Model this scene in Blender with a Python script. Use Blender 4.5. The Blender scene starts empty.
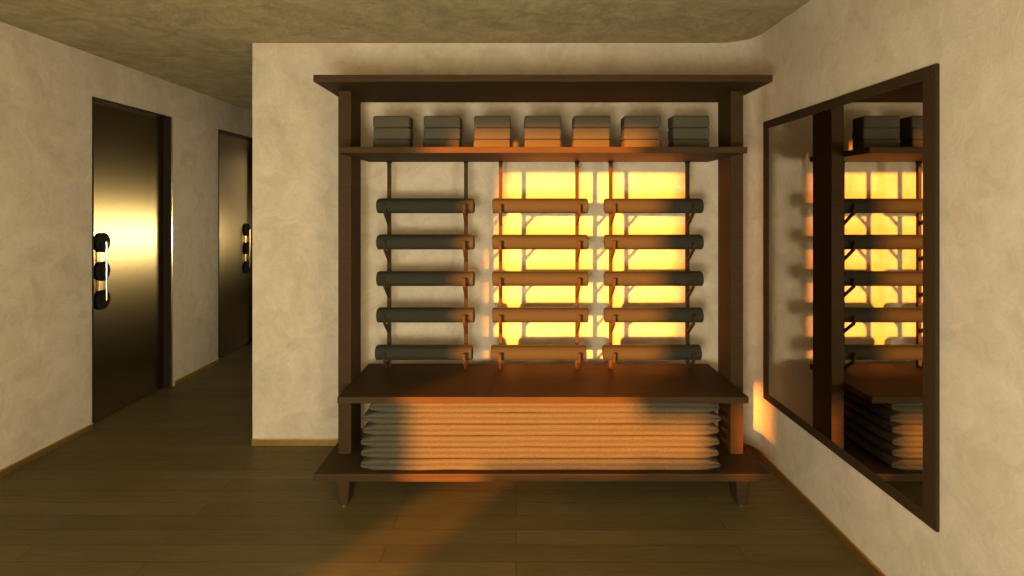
import bpy, bmesh, math, random
from mathutils import Vector, Matrix, noise
random.seed(7)
PI = math.pi
C = bpy.context.scene.collection
F, VX, VY, EYE = 560.0, 516.0, 206.0, 1.5      # focal length in pixels, vanishing point, eye height

# ------------------------------------------------------------------ materials
def new_mat(name):
    m = bpy.data.materials.new(name); m.use_nodes = True
    nt = m.node_tree; b = nt.nodes['Principled BSDF']
    return m, nt, b
def N(nt, kind, **kw):
    n = nt.nodes.new(kind)
    for k, v in kw.items():
        if k in n.inputs: n.inputs[k].default_value = v
        else: setattr(n, k, v)
    return n
def ramp(nt, fac, stops):
    r = nt.nodes.new('ShaderNodeValToRGB')
    e = r.color_ramp.elements
    while len(e) < len(stops): e.new(0.5)
    for i, (p, c) in enumerate(stops):
        e[i].position = p; e[i].color = (*c, 1)
    nt.links.new(fac, r.inputs[0]); return r
def coords(nt, scale=(1, 1, 1), use='Object'):
    tc = nt.nodes.new('ShaderNodeTexCoord'); mp = nt.nodes.new('ShaderNodeMapping')
    mp.inputs['Scale'].default_value = scale
    nt.links.new(tc.outputs[use], mp.inputs[0]); return mp.outputs[0]
def bump(nt, b, h, strength, dist=0.01):
    n = nt.nodes.new('ShaderNodeBump'); n.inputs['Strength'].default_value = strength
    n.inputs['Distance'].default_value = dist
    nt.links.new(h, n.inputs['Height']); nt.links.new(n.outputs[0], b.inputs['Normal'])
def mix(nt, a, c, fac, mode='MIX'):
    n = nt.nodes.new('ShaderNodeMix'); n.data_type = 'RGBA'; n.blend_type = mode
    n.inputs[0].default_value = fac
    nt.links.new(a, n.inputs[6]); nt.links.new(c, n.inputs[7]); return n.outputs[2]

def plaster(name, lo, hi, scale=1.0, bstr=0.25, fine=26, amt=1.0):
    m, nt, b = new_mat(name)
    v = coords(nt)
    w = N(nt, 'ShaderNodeTexNoise', Scale=1.7 * scale, Detail=4.0, Roughness=0.6); nt.links.new(v, w.inputs['Vector'])
    # warp the coordinates for trowel strokes
    add = nt.nodes.new('ShaderNodeVectorMath'); add.operation = 'MULTIPLY_ADD'
    nt.links.new(w.outputs['Color'], add.inputs[0]); add.inputs[1].default_value = (0.5, 0.5, 0.5); nt.links.new(v, add.inputs[2])
    n1 = N(nt, 'ShaderNodeTexNoise', Scale=5.5 * scale, Detail=9.0, Roughness=0.68, Distortion=0.6); nt.links.new(add.outputs[0], n1.inputs['Vector'])
    n2 = N(nt, 'ShaderNodeTexNoise', Scale=fine * scale, Detail=6.0, Roughness=0.7, Distortion=1.0); nt.links.new(add.outputs[0], n2.inputs['Vector'])
    r1 = ramp(nt, n1.outputs[0], [(0.32, lo), (0.68, hi)])
    r2 = ramp(nt, n2.outputs[0], [(0.3, tuple(0.80 * 1 for _ in range(3))), (0.7, (1.0, 1.0, 1.0))])
    col = mix(nt, r1.outputs[0], r2.outputs[0], 0.55 * amt, 'MULTIPLY')
    nt.links.new(col, b.inputs['Base Color'])
    b.inputs['Roughness'].default_value = 0.85
    b.inputs['Specular IOR Level'].default_value = 0.25
    mx = nt.nodes.new('ShaderNodeMath'); mx.operation = 'ADD'
    nt.links.new(n1.outputs[0], mx.inputs[0]); nt.links.new(n2.outputs[0], mx.inputs[1])
    bump(nt, b, mx.outputs[0], bstr, 0.012)
    return m

def wood(name, lo, hi, rough=0.5):
    m, nt, b = new_mat(name)
    v = coords(nt, (1.2, 14, 14))
    n = N(nt, 'ShaderNodeTexNoise', Scale=4.0, Detail=6.0, Roughness=0.65, Distortion=0.3); nt.links.new(v, n.inputs['Vector'])
    r = ramp(nt, n.outputs[0], [(0.3, lo), (0.72, hi)])
    nt.links.new(r.outputs[0], b.inputs['Base Color'])
    b.inputs['Roughness'].default_value = rough
    b.inputs['Specular IOR Level'].default_value = 0.06
    bump(nt, b, n.outputs[0], 0.12, 0.003)
    return m

def flooring():
    m, nt, b = new_mat('oak_planks')
    v = coords(nt)
    br = nt.nodes.new('ShaderNodeTexBrick')
    br.offset = 0.37; br.offset_frequency = 2
    for k, val in {'Scale': 1.0, 'Mortar Size': 0.0022, 'Mortar Smooth': 0.3, 'Bias': 0.0, 'Brick Width': 1.55, 'Row Height': 0.118}.items():
        br.inputs[k].default_value = val
    br.inputs['Color1'].default_value = (0.112, 0.080, 0.025, 1); br.inputs['Color2'].default_value = (0.142, 0.104, 0.036, 1)
    br.inputs['Mortar'].default_value = (0.060, 0.038, 0.014, 1)
    nt.links.new(v, br.inputs['Vector'])
    g = coords(nt, (2.0, 38, 1))
    n = N(nt, 'ShaderNodeTexNoise', Scale=3.0, Detail=7.0, Roughness=0.7, Distortion=0.4); nt.links.new(g, n.inputs['Vector'])
    r = ramp(nt, n.outputs[0], [(0.28, (0.62, 0.6, 0.56)), (0.7, (1.0, 1.0, 1.0))])
    g2 = coords(nt, (0.8, 4, 1))
    n2 = N(nt, 'ShaderNodeTexNoise', Scale=2.0, Detail=4.0); nt.links.new(g2, n2.inputs['Vector'])
    r2 = ramp(nt, n2.outputs[0], [(0.3, (0.82, 0.8, 0.78)), (0.7, (1.0, 1.0, 1.0))])
    c1 = mix(nt, br.outputs['Color'], r.outputs[0], 1.0, 'MULTIPLY')
    c2 = mix(nt, c1, r2.outputs[0], 1.0, 'MULTIPLY')
    nt.links.new(c2, b.inputs['Base Color'])
    b.inputs['Roughness'].default_value = 0.55
    b.inputs['Specular IOR Level'].default_value = 0.2
    inv = nt.nodes.new('ShaderNodeMath'); inv.operation = 'MULTIPLY_ADD'
    nt.links.new(br.outputs['Fac'], inv.inputs[0]); inv.inputs[1].default_value = -1.0; nt.links.new(n.outputs[0], inv.inputs[2])
    bump(nt, b, inv.outputs[0], 0.2, 0.004)
    return m

def metal(name, col, rough, aniso=0.0, grain=None, grain_amt=0.08):
    m, nt, b = new_mat(name)
    b.inputs['Metallic'].default_value = 1.0
    b.inputs['Roughness'].default_value = rough
    v = coords(nt, grain or (6, 6, 6))
    n = N(nt, 'ShaderNodeTexNoise', Scale=5.0, Detail=5.0); nt.links.new(v, n.inputs['Vector'])
    r = ramp(nt, n.outputs[0], [(0.3, tuple(c * (1 - grain_amt) for c in col)), (0.7, tuple(min(1, c * (1 + grain_amt)) for c in col))])
    nt.links.new(r.outputs[0], b.inputs['Base Color'])
    if aniso:
        b.inputs['Anisotropic'].default_value = aniso
        t = nt.nodes.new('ShaderNodeTangent'); t.direction_type = 'RADIAL'; t.axis = 'Z'
        nt.links.new(t.outputs[0], b.inputs['Tangent'])
    return m

def matte(name, col, rough=0.8, scale=60, amt=0.15, bs=0.15, spec=0.3, sheen=0.0):
    m, nt, b = new_mat(name)
    v = coords(nt)
    n = N(nt, 'ShaderNodeTexNoise', Scale=scale, Detail=4.0, Roughness=0.6); nt.links.new(v, n.inputs['Vector'])
    r = ramp(nt, n.outputs[0], [(0.3, tuple(c * (1 - amt) for c in col)), (0.7, tuple(c * (1 + amt) for c in col))])
    nt.links.new(r.outputs[0], b.inputs['Base Color'])
    b.inputs['Roughness'].default_value = rough
    b.inputs['Specular IOR Level'].default_value = spec
    if sheen:
        b.inputs['Sheen Weight'].default_value = sheen; b.inputs['Sheen Roughness'].default_value = 0.5
    bump(nt, b, n.outputs[0], bs, 0.002)
    return m

M_WALL = plaster('wall_plaster', (0.44, 0.36, 0.245), (0.57, 0.485, 0.345), 1.0, 0.2)
M_CEIL = plaster('ceiling_plaster', (0.32, 0.26, 0.125), (0.54, 0.445, 0.235), 1.3, 0.95, 62, 1.6)
M_FLOOR = flooring()
M_WOOD = wood('dark_walnut', (0.032, 0.0175, 0.0062), (0.048, 0.0265, 0.0100), 0.6)
M_FRAME = wood('dark_frame_wood', (0.028, 0.0165, 0.0068), (0.040, 0.024, 0.0100), 0.55)
M_MAT = matte('charcoal_mat_foam', (0.031, 0.0285, 0.0185), 0.85, 180, 0.12, 0.1, 0.05)
M_BLOCK = matte('olive_block_foam', (0.062, 0.053, 0.033), 0.85, 220, 0.12, 0.1, 0.06)
M_BLANKET = matte('grey_blanket_cloth', (0.060, 0.052, 0.031), 0.95, 120, 0.18, 0.25, 0.06)
M_BRASS = metal('brushed_brass', (0.62, 0.43, 0.13), 0.42)
M_DOOR = metal('dark_bronze', (0.30, 0.22, 0.095), 0.25, 0.0, (2, 2, 60), 0.05)
M_JAMB = matte('black_bronze', (0.016, 0.011, 0.006), 0.6, 30, 0.1, 0.02, 0.12)
M_BLACK = matte('black_lacquer', (0.008, 0.006, 0.004), 0.7, 50, 0.1, 0.02, 0.08)
M_GOLD = metal('polished_brass', (0.80, 0.60, 0.28), 0.22)
M_STEEL = metal('steel', (0.7, 0.65, 0.55), 0.25)
M_MIRROR = metal('mirror_silver', (0.58, 0.54, 0.47), 0.015, grain_amt=0.0)

# ------------------------------------------------------------------ helpers
def world_loc(p):
    v = Vector((0, 0, 0))
    while p is not None: v += p.location; p = p.parent
    return v
def obj(name, bm, mat, parent=None, smooth=False, at=None):
    """bm holds world coordinates; the object's origin goes to `at` (or to the parent's)"""
    me = bpy.data.meshes.new(name)
    o = bpy.data.objects.new(name, me)
    off = world_loc(parent) if parent is not None else Vector(at or (0, 0, 0))
    bmesh.ops.translate(bm, verts=bm.verts, vec=-off)
    bmesh.ops.recalc_face_normals(bm, faces=bm.faces)
    bm.to_mesh(me); bm.free()
    me.materials.append(mat)
    if smooth:
        for p in me.polygons: p.use_smooth = True
    if parent is not None: o.parent = parent
    else: o.location = off
    C.objects.link(o); return o
def tag(o, label, cat, group=None):
    o['label'] = label; o['category'] = cat
    if group: o['group'] = group
    return o
def thing(name, loc, label, cat, group=None):
    o = bpy.data.objects.new(name, None); o.empty_display_size = 0.1
    o.location = loc; C.objects.link(o)
    return tag(o, label, cat, group)
def struct(o):
    o['kind'] = 'structure'; return o
def sbm(): return bmesh.new()
def box(bm, x0, x1, y0, y1, z0, z1, bev=0.0, seg=2):
    r = bmesh.ops.create_cube(bm, size=1.0)
    vs = r['verts']
    for v in vs:
        v.co = Vector((x0 + (v.co.x + .5) * (x1 - x0), y0 + (v.co.y + .5) * (y1 - y0), z0 + (v.co.z + .5) * (z1 - z0)))
    if bev:
        es = list({e for v in vs for e in v.link_edges})
        bmesh.ops.bevel(bm, geom=es, offset=bev, segments=seg, profile=0.5, affect='EDGES')
    return bm
def bx(*a, **k): return box(sbm(), *a, **k)
def prism(bm, pts, depth_vec):
    """closed polygon extruded along depth_vec"""
    a = [bm.verts.new(p) for p in pts]; d = Vector(depth_vec)
    c = [bm.verts.new(Vector(p) + d) for p in pts]
    n = len(pts)
    bm.faces.new(a); bm.faces.new(list(reversed(c)))
    for i in range(n): bm.faces.new((a[i], c[i], c[(i + 1) % n], a[(i + 1) % n]))
    return bm
def cyl(bm, p0, p1, r0, r1=None, seg=24, bev=0.0):
    r1 = r0 if r1 is None else r1
    p0, p1 = Vector(p0), Vector(p1); d = p1 - p0
    q = d.to_track_quat('Z', 'Y').to_matrix().to_4x4()
    r = bmesh.ops.create_cone(bm, cap_ends=True, segments=seg, radius1=r0, radius2=r1, depth=d.length,
                              matrix=Matrix.Translation((p0 + p1) / 2) @ q)
    if bev:
        es = [e for v in r['verts'] for e in v.link_edges if len(e.link_faces) == 2 and any(len(f.verts) > 4 for f in e.link_faces)]
        bmesh.ops.bevel(bm, geom=list(set(es)), offset=bev, segments=2, profile=0.5, affect='EDGES')
    return bm
def bar(bm, pts, hw):
    """square bar of half width hw that follows a path lying in a plane of constant x"""
    ring = []
    for i, p in enumerate(pts):
        p = Vector(p)
        a = (Vector(pts[i]) - Vector(pts[i - 1])).normalized() if i else None
        c = (Vector(pts[i + 1]) - p).normalized() if i < len(pts) - 1 else None
        t = (a + c).normalized() if a and c else (a or c)
        n = t.cross(Vector((1, 0, 0))).normalized()
        k = hw / max(0.5, t.dot(a or c))
        ring.append([bm.verts.new(p + Vector((sx * hw, 0, 0)) + n * (sn * k)) for sx, sn in ((-1, -1), (1, -1), (1, 1), (-1, 1))])
    for r0, r1 in zip(ring, ring[1:]):
        for j in range(4): bm.faces.new((r0[j], r0[(j + 1) % 4], r1[(j + 1) % 4], r1[j]))
    bm.faces.new(ring[0]); bm.faces.new(list(reversed(ring[-1])))
    return bm

# ------------------------------------------------------------------ room shell
XL, XR, YB, ZC = -2.85, 1.460, 3.506, 2.52
YR = -0.8                                   # the unseen rear wall, with openings shaped to the sunlight
XE = -1.65                                  # free end of the back wall
R_C = 0.20                                  # rounded corner between the back and right walls
D1, D2 = (3.764, 4.626), (5.36, 6.23)       # the two doors along the left wall
DH = 2.237
YF, XH = 9.6, 3.2                           # hall behind the partition

struct(obj('floor', bx(XL - .3, XH + .2, YR - .2, YF + .2, -.1, 0), M_FLOOR))
struct(obj('ceiling', bx(XL - .3, XH + .2, YR - .2, YF + .2, ZC, ZC + .1), M_CEIL))
b = sbm()
for y0, y1 in ((YR - .2, D1[0]), (D1[1], D2[0]), (D2[1], YF + .2)): box(b, XL - .25, XL, y0, y1, 0, ZC)
for d in (D1, D2): box(b, XL - .25, XL, d[0], d[1], DH, ZC)
for d in (D1, D2): box(b, XL - .25, XL - .2, d[0], d[1], 0, DH)
struct(obj('wall_left', b, M_WALL))
# back wall and right wall, joined by the rounded corner
arc = [(XR - R_C + R_C * math.sin(t), YB - R_C + R_C * math.cos(t)) for t in [i / 16 * PI / 2 for i in range(17)]]
b = sbm()
pts = [(XE, YB, 0)] + [(x, y, 0) for x, y in arc] + [(XR + .15, YB - R_C, 0), (XR + .15, YB + .16, 0), (XE, YB + .16, 0)]
prism(b, pts, (0, 0, ZC))
wb = struct(obj('wall_back', b, M_WALL, smooth=True))
wb.data.set_sharp_from_angle(angle=math.radians(30))
struct(obj('wall_right', bx(XR, XR + .15, YR - .2, YB - R_C, 0, ZC), M_WALL))
# hall behind the partition, seen only in reflections; its darkness is put into the material
struct(obj('wall_far', bx(XL - .25, XH + .2, YF, YF + .2, 0, ZC), M_FRAME))
struct(obj('wall_hall', bx(XH, XH + .2, YB, YF, 0, ZC), M_FRAME))

# unseen rear wall, added to mask the sun; openings shaped to its lit patches
SX, SZ = 0.57, 0.078                        # sunlight: metres right and down per metre of depth
def to_rear(u, z):                          # a point of the rack's front plane followed back along the sun to the rear wall
    return u - SX * (2.77 - YR), z + SZ * (2.77 - YR)
opens = []
for u0, u1, z0, z1 in ((-.575, -.18, -.30, 1.905), (-.18, .59, .20, 1.905), (.59, .93, .22, .43), (1.045, 1.175, .18, .44)):
    a, c = to_rear(u0, z0), to_rear(u1, z1); opens.append((a[0], c[0], max(0, a[1]), c[1]))
xs = sorted({XL - .25, XR + .15} | {v for o in opens for v in o[:2]}); zs = sorted({0, ZC} | {v for o in opens for v in o[2:]})
b = sbm()
for x0, x1 in zip(xs, xs[1:]):
    for z0, z1 in zip(zs, zs[1:]):
        cx, cz = (x0 + x1) / 2, (z0 + z1) / 2
        if not any(o[0] < cx < o[1] and o[2] < cz < o[3] for o in opens): box(b, x0, x1, YR - .04, YR, z0, z1)
bmesh.ops.remove_doubles(b, verts=b.verts, dist=1e-5)
(a0, b0), (a1, b1) = to_rear(-.575, 1.10), to_rear(-.44, 1.96)      # unseen wedge added to slant the left edge of the sun patch
prism(b, [(a0 - .02, YR - .04, b0), (a1, YR - .04, b1), (a0 - .02, YR - .04, b1)], (0, .04, 0))
struct(obj('wall_rear', b, M_WALL))

# brass skirting
SK, ST = 0.044, 0.012
b = sbm()
box(b, XL, XL + ST, YR, D1[0] - .002, 0, SK, .003)
box(b, XL, XL + ST, D1[1] + .03, D2[0] - .002, 0, SK, .003)
box(b, XL, XL + ST, D2[1] + .03, YF, 0, SK, .003)
struct(obj('baseboard_left', b, M_BRASS))
struct(obj('baseboard_back', bx(XE - .002, XR - R_C, YB - ST, YB, 0, SK, .003), M_BRASS))
b = sbm()
inner = [(XR - R_C + (R_C - ST) * math.sin(t), YB - R_C + (R_C - ST) * math.cos(t)) for t in [i / 16 * PI / 2 for i in range(17)]]
prism(b, [(x, y, 0) for x, y in arc] + [(x, y, 0) for x, y in reversed(inner)], (0, 0, SK))
box(b, XR - ST, XR, YR, YB - R_C, 0, SK, .003)
struct(obj('baseboard_right', b, M_BRASS))

# ------------------------------------------------------------------ doors
def make_door(name, d, handle_y, lab):
    e = bpy.data.objects.new(name, None); e.location = (XL, (d[0] + d[1]) / 2, 0); C.objects.link(e); struct(e)
    e['label'] = lab
    xd = XL - .056                           # face of the leaf
    obj('door_leaf', bx(xd - .045, xd, d[0] + .006, d[1] - .006, .004, DH - .006, .002), M_DOOR, e)
    f = sbm()                                # lining of the recess with a slim edge
    t = .012
    box(f, XL - .19, XL + .004, d[0], d[0] + t, 0, DH, .0015); box(f, XL - .19, XL + .004, d[1] - t, d[1], 0, DH, .0015)
    box(f, XL - .19, XL + .004, d[0] + t, d[1] - t, DH - t, DH, .0015)
    obj('door_frame', f, M_JAMB, e)
    g = sbm(); box(g, XL, XL + .006, d[1], d[1] + .014, 0, DH + .0, .0015)
    obj('edge_trim', g, M_GOLD, e)
    h = sbm()                                # pull handle: a bar on two stubs, over three round plates
    zs_ = (1.244, 1.044, .844)
    xb = xd + .036
    cyl(h, (xb, handle_y, zs_[2] - .006), (xb, handle_y, zs_[0] + .006), .0075, seg=16, bev=.002)
    for z in zs_: cyl(h, (xd + .012, handle_y, z), (xb, handle_y, z), .006, seg=12)
    hd = obj('pull_handle', h, M_GOLD, e, smooth=False)
    obj('backplate', bx(xd, xd + .006, handle_y - .016, handle_y + .010, zs_[2], zs_[0], .001), M_GOLD, hd)
    for z in zs_:
        obj('round_plate', cyl(sbm(), (xd + .004, handle_y, z), (xd + .016, handle_y, z), .069, seg=40, bev=.004), M_BLACK, hd)
make_door('door_1', D1, 3.925, 'nearer bronze metal door with round black handle plates')
make_door('door_2', D2, 6.03, 'farther bronze metal door at the corridor, partly behind the wall')

# ------------------------------------------------------------------ mirror on the right wall
MX0, MX1, MZ0, MZ1 = 1.928, 3.278, .376, 1.991
mirror = thing('wall_mirror', (XR, (MX0 + MX1) / 2, MZ0), 'large rectangular wall mirror in a dark wooden frame on the right wall', 'mirror')
xf = 1.446; w, wv = .045, .065
b = sbm()
O = [(MX0, MZ0), (MX1, MZ0), (MX1, MZ1), (MX0, MZ1)]; I = [(MX0 + wv, MZ0 + w), (MX1 - wv, MZ0 + w), (MX1 - wv, MZ1 - w), (MX0 + wv, MZ1 - w)]
for i in range(4):
    j = (i + 1) % 4
    prism(b, [(xf, *O[i]), (xf, *O[j]), (xf, *I[j]), (xf, *I[i])], (XR - xf, 0, 0))
bmesh.ops.bevel(b, geom=b.edges[:], offset=.002, segments=1, affect='EDGES')
obj('frame', b, M_FRAME, mirror)
obj('mirror_glass', bx(1.4490, 1.4575, MX0 + wv - .004, MX1 - wv + .004, MZ0 + w - .004, MZ1 - w + .004), M_MIRROR, mirror)

# ------------------------------------------------------------------ the yoga rack
YF0, YB0 = 2.77, 3.342                       # front and back of its boards
P0, P1 = 2.990, 3.180                        # posts
rack = thing('storage_rack', (.131, 3.06, 0), 'dark walnut open storage rack with bench board standing before the plaster wall', 'shelving rack')
BV = .003
obj('top_board', bx(-1.004, 1.271, YF0, YB0 - .01, 2.115, 2.150, BV), M_WOOD, rack)
obj('upper_shelf', bx(-.880, 1.146, YF0, YB0, 1.762, 1.793, BV), M_WOOD, rack)
obj('bench_board', bx(-.880, 1.146, YF0 - .015, YB0, .528, .560, BV), M_WOOD, rack)
obj('base_shelf', bx(-1.000, 1.262, YF0, YB0, .135, .1745, BV), M_WOOD, rack)
for x0, x1 in ((-.950, -.8805), (1.1465, 1.214)):
    obj('post', bx(x0, x1, P0, P1, .1747, 2.1148, BV), M_WOOD, rack)
for x0, x1, s in ((-.888, -.828, 1), (1.095, 1.155, -1)):
    for y0, y1 in ((YF0 + .015, YF0 + .165), (YB0 - .165, YB0 - .015)):
        b = sbm(); t = .012
        lo = [(x0 + .006, y0 + .004), (x1 - t, y0 + .004), (x1 - t, y1 - .05), (x0 + .006, y1 - .05)]
        if s < 0: lo = [(x0 + t, y0 + .004), (x1 - .006, y0 + .004), (x1 - .006, y1 - .05), (x0 + t, y1 - .05)]
        hi = [(x0, y0), (x1, y0), (x1, y1), (x0, y1)]
        A = [b.verts.new((x, y, .006)) for x, y in lo]; B_ = [b.verts.new((x, y, .1348)) for x, y in hi]
        b.faces.new(A); b.faces.new(B_)
        for i in range(4): b.faces.new((A[i], A[(i + 1) % 4], B_[(i + 1) % 4], B_[i]))
        bmesh.ops.bevel(b, geom=b.edges[:], offset=.004, segments=2, affect='EDGES')
        ft = obj('foot', b, M_WOOD, rack)
        cx = sum(p[0] for p in lo) / 4; cy = y0 + .018
        obj('glide', cyl(sbm(), (cx, cy, 0), (cx, cy, .008), .011, seg=16), M_STEEL, ft)
# hanging rods with five cradles each
RZ = [1.500, 1.293, 1.084, .876, .662]       # heights of the five rows of rolled mats
YROD, YM, RM = 3.262, 3.203, .0445
rod_x = [(px - VX) * YROD / F for px in (389.3, 466, 500.6, 577, 610.7, 687.4)]
for x in rod_x:
    rd = obj('hanging_rod', bx(x - .0105, x + .0105, YROD - .0105, YROD + .0105, .5602, 1.7618, .002), M_WOOD, rack)
    b = sbm(); box(b, x - .0125, x + .0125, YROD - .0125, YROD + .0125, 1.748, 1.7619, .0015)
    obj('collar', b, M_BLACK, rd)
    for z in RZ:
        b = bar(sbm(), [(x, YROD - .004, z - .112), (x, YM - .052, z - .038), (x, YM - .066, z + .012)], .0075)
        bmesh.ops.bevel(b, geom=b.edges[:], offset=.0015, segments=1, affect='EDGES')
        obj('cradle_hook', b, M_WOOD, rd)

# ------------------------------------------------------------------ rolled yoga mats
def roll_bm(L, R=RM, rho=.012):
    b = sbm(); t, pitch, r_in = .0050, .0056, .009
    turns = (R - t / 2 - r_in) / pitch; n = int(turns * 28)
    prev = None
    for i in range(n + 1):
        a = i / 28 * 2 * PI; rc = r_in + pitch * i / 28
        rows = []
        for s in (-1, 1):
            r = rc + s * t / 2
            d = max(0, r - (R - rho)); cut = rho - math.sqrt(max(0, rho * rho - min(d, rho) ** 2))
            wob = .0016 * math.sin(i * .21)
            y, z = r * math.cos(a + 2.2), r * math.sin(a + 2.2)
            rows.append((b.verts.new((-L / 2 + cut + wob, y, z)), b.verts.new((L / 2 - cut + wob, y, z))))
        cur = (rows[0][0], rows[1][0], rows[1][1], rows[0][1])      # inner left, outer left, outer right, inner right
        if prev:
            for j in range(4): b.faces.new((prev[j], prev[(j + 1) % 4], cur[(j + 1) % 4], cur[j]))
        else: b.faces.new(cur)
        prev = cur
    b.faces.new(prev)
    return b
cols = [((376.5 - VX), (474.0 - VX), 'left'), ((492.3 - VX), (588.6 - VX), 'middle'), ((605.0 - VX), (703.7 - VX), 'right')]
row_word = ['top', 'second', 'third', 'fourth', 'bottom']
first = None
for ci, (a, c, side) in enumerate(cols):
    for ri, z in enumerate(RZ):
        x0, x1 = a * 3.175 / F, c * 3.175 / F
        if ri == 4: x0 -= .008; x1 -= .010
        lab = {'left': 'charcoal rolled yoga mat, %s of the left column, only its right end sunlit',
               'middle': 'rolled yoga mat fully in orange sunlight, %s in the middle column',
               'right': 'rolled yoga mat half sunlit half dark, %s in the right column'}[side]
        place = {'left': row_word[ri] + ' row', 'middle': row_word[ri] + ' row', 'right': row_word[ri] + ' row'}[side]
        if first is None:
            o = obj('yoga_mat', roll_bm(.562), M_MAT)
            try:
                o.data.set_sharp_from_angle(angle=math.radians(40))
            except Exception: pass
            for p in o.data.polygons: p.use_smooth = True
            first = o
        else:
            o = first.copy(); C.objects.link(o)
        o.location = ((x0 + x1) / 2, YM, z); o.scale = ((x1 - x0) / .562, 1, 1)
        o.rotation_euler = (random.uniform(-.15, .15), 0, 0)
        tag(o, lab % place, 'yoga mat', 'rolled yoga mats on the hanging rods')

# ------------------------------------------------------------------ yoga blocks on the upper shelf
BW, BD, BH = .197, .108, .0635
bm0 = bx(-BW / 2, BW / 2, -BD / 2, BD / 2, 0, BH, .010, seg=3)
proto = None
left_px = [373, 423.2, 474, 524.3, 573.7, 624, 673]
order = ['first', 'second', 'third', 'fourth, middle', 'fifth', 'sixth', 'seventh']
lev = ['bottom', 'middle', 'top']
YS = 2.996
for i, px in enumerate(left_px):
    x0 = (px - VX) * YS / F
    for k in range(3):
        if proto is None:
            o = obj('yoga_block', bm0, M_BLOCK)
            for p in o.data.polygons: p.use_smooth = True
            try: o.data.set_sharp_from_angle(angle=math.radians(35))
            except Exception: pass
            proto = o
        else:
            o = proto.copy(); C.objects.link(o)
        o.location = (x0 + BW / 2 + random.uniform(-.002, .002), YS + BD / 2 + random.uniform(-.002, .002), 1.7932 + k * (BH + .0003))
        o.rotation_euler = (0, 0, random.uniform(-.012, .012))
        pos = {0: 'the leftmost stack on the upper shelf', 3: 'the centre stack on the upper shelf', 6: 'the rightmost stack on the upper shelf',
               1: 'the second stack from the left', 2: 'the third stack from the left', 4: 'the third stack from the right',
               5: 'the second stack from the right'}[i]
        tag(o, 'olive grey foam yoga block, %s of %s' % (lev[k], pos), 'yoga block', 'yoga blocks on the upper shelf')

# ------------------------------------------------------------------ folded blankets on the base shelf
def fold_end(d):                            # thickness of the fold at distance d from its end: a blunt lip, then a swell
    if d < .012: return max(.08, .60 * math.sqrt(max(0, 1 - (1 - d / .012) ** 2)))
    t = min(1, (d - .012) / .058); return .60 + .40 * t * t * (3 - 2 * t)
def blanket(x0, x1, y0, y1, z0, h, seed):
    b = sbm(); rng = random.Random(seed)
    # profile in depth and height: two folded layers show as two rounded ridges at the front and back edges
    prof = []
    q = h / 4
    def ridge(yc, sgn, zc):
        return [(yc + sgn * (.013 * (1 - math.cos(t))), zc + q * .98 * math.sin(t)) for t in [(-80 + 160 * i / 8) * PI / 180 for i in range(9)]]
    prof += ridge(y0, 1, q) + ridge(y0, 1, 3 * q)
    prof += list(reversed(ridge(y1, -1, 3 * q))) + list(reversed(ridge(y1, -1, q)))
    L = x1 - x0
    stations = [0, .0012, .004, .008, .012, .022, .034, .046, .058]
    st = [x0 + s for s in stations] + [x0 + L * i / 24 for i in range(1, 24)] + [x1 - s for s in reversed(stations)]
    st = sorted(st); rows = []
    for x in st:
        d = min(x - x0, x1 - x); k = fold_end(d)
        row = []
        for (y, z) in prof:
            zz = h / 2 + (z - h / 2) * k
            yy = y
            n = noise.noise(Vector((x * 5 + seed * 3.1, y * 6, z * 9)))
            n2 = noise.noise(Vector((x * 2.2 + seed * 7.7, 0, seed)))
            front = 1 if y < (y0 + y1) / 2 else -1
            edge = max(0, 1 - abs((y - (y0 if front > 0 else y1))) / .03)
            yy += front * (.006 * n2 + .003 * n) * edge
            zz = zz + .0016 * n * (1 if 0 < z < h else .2)
            row.append(b.verts.new((x, yy, z0 + min(max(zz, .0004), h - .0004))))
        rows.append(row)
    m = len(prof)
    for r0, r1 in zip(rows, rows[1:]):
        for j in range(m): b.faces.new((r0[j], r1[j], r1[(j + 1) % m], r0[(j + 1) % m]))
    b.faces.new(rows[0]); b.faces.new(list(reversed(rows[-1])))
    return b
words = ['at the very bottom of its pile, on the base shelf', 'second from the bottom of the pile under the bench board', 'third from the bottom of the pile under the bench board',
         'third from the top of the pile under the bench board', 'second from the top of the pile under the bench board', 'topmost of the pile under the bench board']
BHT = .0575
for k in range(6):
    dx0, dx1 = random.uniform(-.006, .006), random.uniform(-.006, .006)
    x0 = -.772 + dx0 + (.03 if k == 5 else 0); x1 = 1.021 + dx1
    z0 = .1748 + k * BHT; yy = 2.803 + random.uniform(-.004, .004)
    o = obj('folded_blanket', blanket(x0, x1, yy, 3.29, z0, BHT, k + 1), M_BLANKET, smooth=True, at=((x0 + x1) / 2, 3.06, z0))
    tag(o, 'long grey folded blanket, ' + words[k], 'blanket', 'folded blankets on the base shelf')

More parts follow.
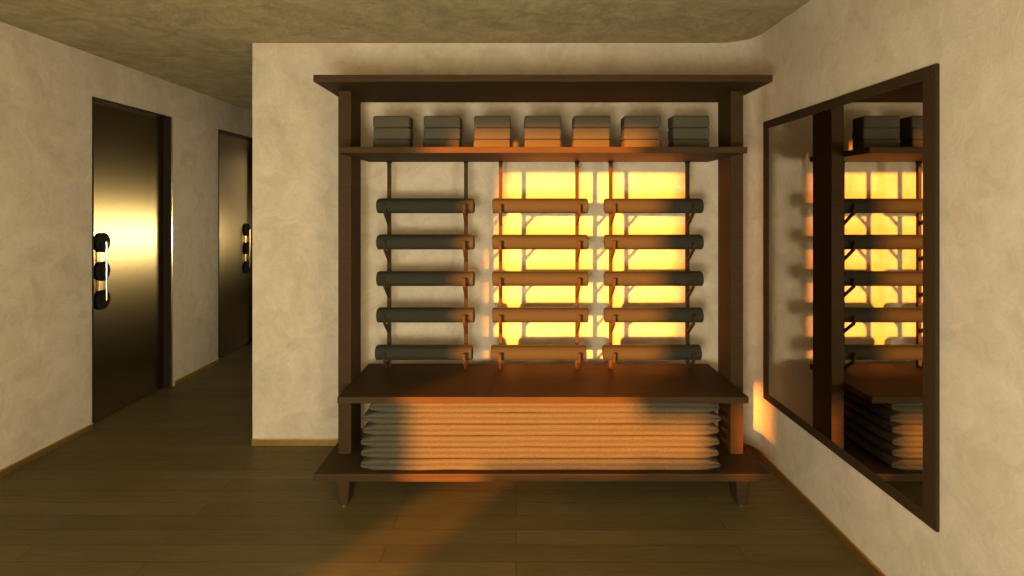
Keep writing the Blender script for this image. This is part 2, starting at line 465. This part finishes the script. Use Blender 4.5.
# ------------------------------------------------------------------ light
def area(name, loc, target, sx, sy, power, col):
    l = bpy.data.lights.new(name, 'AREA'); l.shape = 'RECTANGLE'; l.size = sx; l.size_y = sy; l.energy = power; l.color = col
    o = bpy.data.objects.new(name, l); o.location = loc
    o.rotation_euler = (Vector(target) - Vector(loc)).to_track_quat('-Z', 'Y').to_euler(); C.objects.link(o); return o
s = bpy.data.lights.new('low_sun', 'SUN'); s.energy = 33.0; s.color = (1.0, .315, .035); s.angle = math.radians(1.9)
so = bpy.data.objects.new('low_sun', s); so.rotation_euler = Vector((SX, 1, -SZ)).to_track_quat('-Z', 'Y').to_euler(); so.location = (-4, -5, 3); C.objects.link(so)
WARM = (1.0, .80, .47)
area('left_wall_fill', (1.0, -.65, 1.3), (-2.85, 4.6, 1.2), .8, 1.3, 20, WARM).data.spread = math.radians(90)  # added fill for the left wall, no window stands here
pl = bpy.data.lights.new('camera_fill', 'POINT'); pl.energy = 305; pl.color = (1.0, .99, .85); pl.shadow_soft_size = .35  # unseen fill added behind the camera, no fixture, mainly for the right wall
po = bpy.data.objects.new('camera_fill', pl); po.location = (-.35, -.45, .98); C.objects.link(po)
area('corridor_fill', (-2.2, 9.2, 1.5), (-2.3, 4, 1.3), 1.0, 1.6, 22, (1.0, .82, .52))  # added fill that lifts the wall between the doors, no fixture
area('hall_window', (.15, 8.3, 1.05), (-2.9, 4.13, 1.28), 1.8, .35, 2.6, (1.0, .86, .58)).data.spread = math.radians(36)

w = bpy.data.worlds.new('sky'); bpy.context.scene.world = w; w.use_nodes = True
w.node_tree.nodes['Background'].inputs[0].default_value = (1.0, .72, .42, 1); w.node_tree.nodes['Background'].inputs[1].default_value = .1

# ------------------------------------------------------------------ camera
cam = bpy.data.cameras.new('camera'); co = bpy.data.objects.new('camera', cam); C.objects.link(co)
cam.sensor_width = 36; cam.sensor_fit = 'HORIZONTAL'; cam.lens = F * 36 / 1024
cam.shift_x = (512 - VX) / 1024; cam.shift_y = (VY - 288) / 1024
co.location = (0, 0, EYE); co.rotation_euler = (PI / 2, 0, 0); cam.clip_start = .02
sc = bpy.context.scene; sc.camera = co
sc.view_settings.view_transform = 'Standard'; sc.view_settings.look = 'None'; sc.view_settings.exposure = 0; sc.view_settings.gamma = 1
sc.view_settings.use_curve_mapping = False
try:
    sc.cycles.use_denoising = True
    sc.cycles.max_bounces = 10; sc.cycles.diffuse_bounces = 6
    sc.cycles.sample_clamp_indirect = 6
except Exception: pass
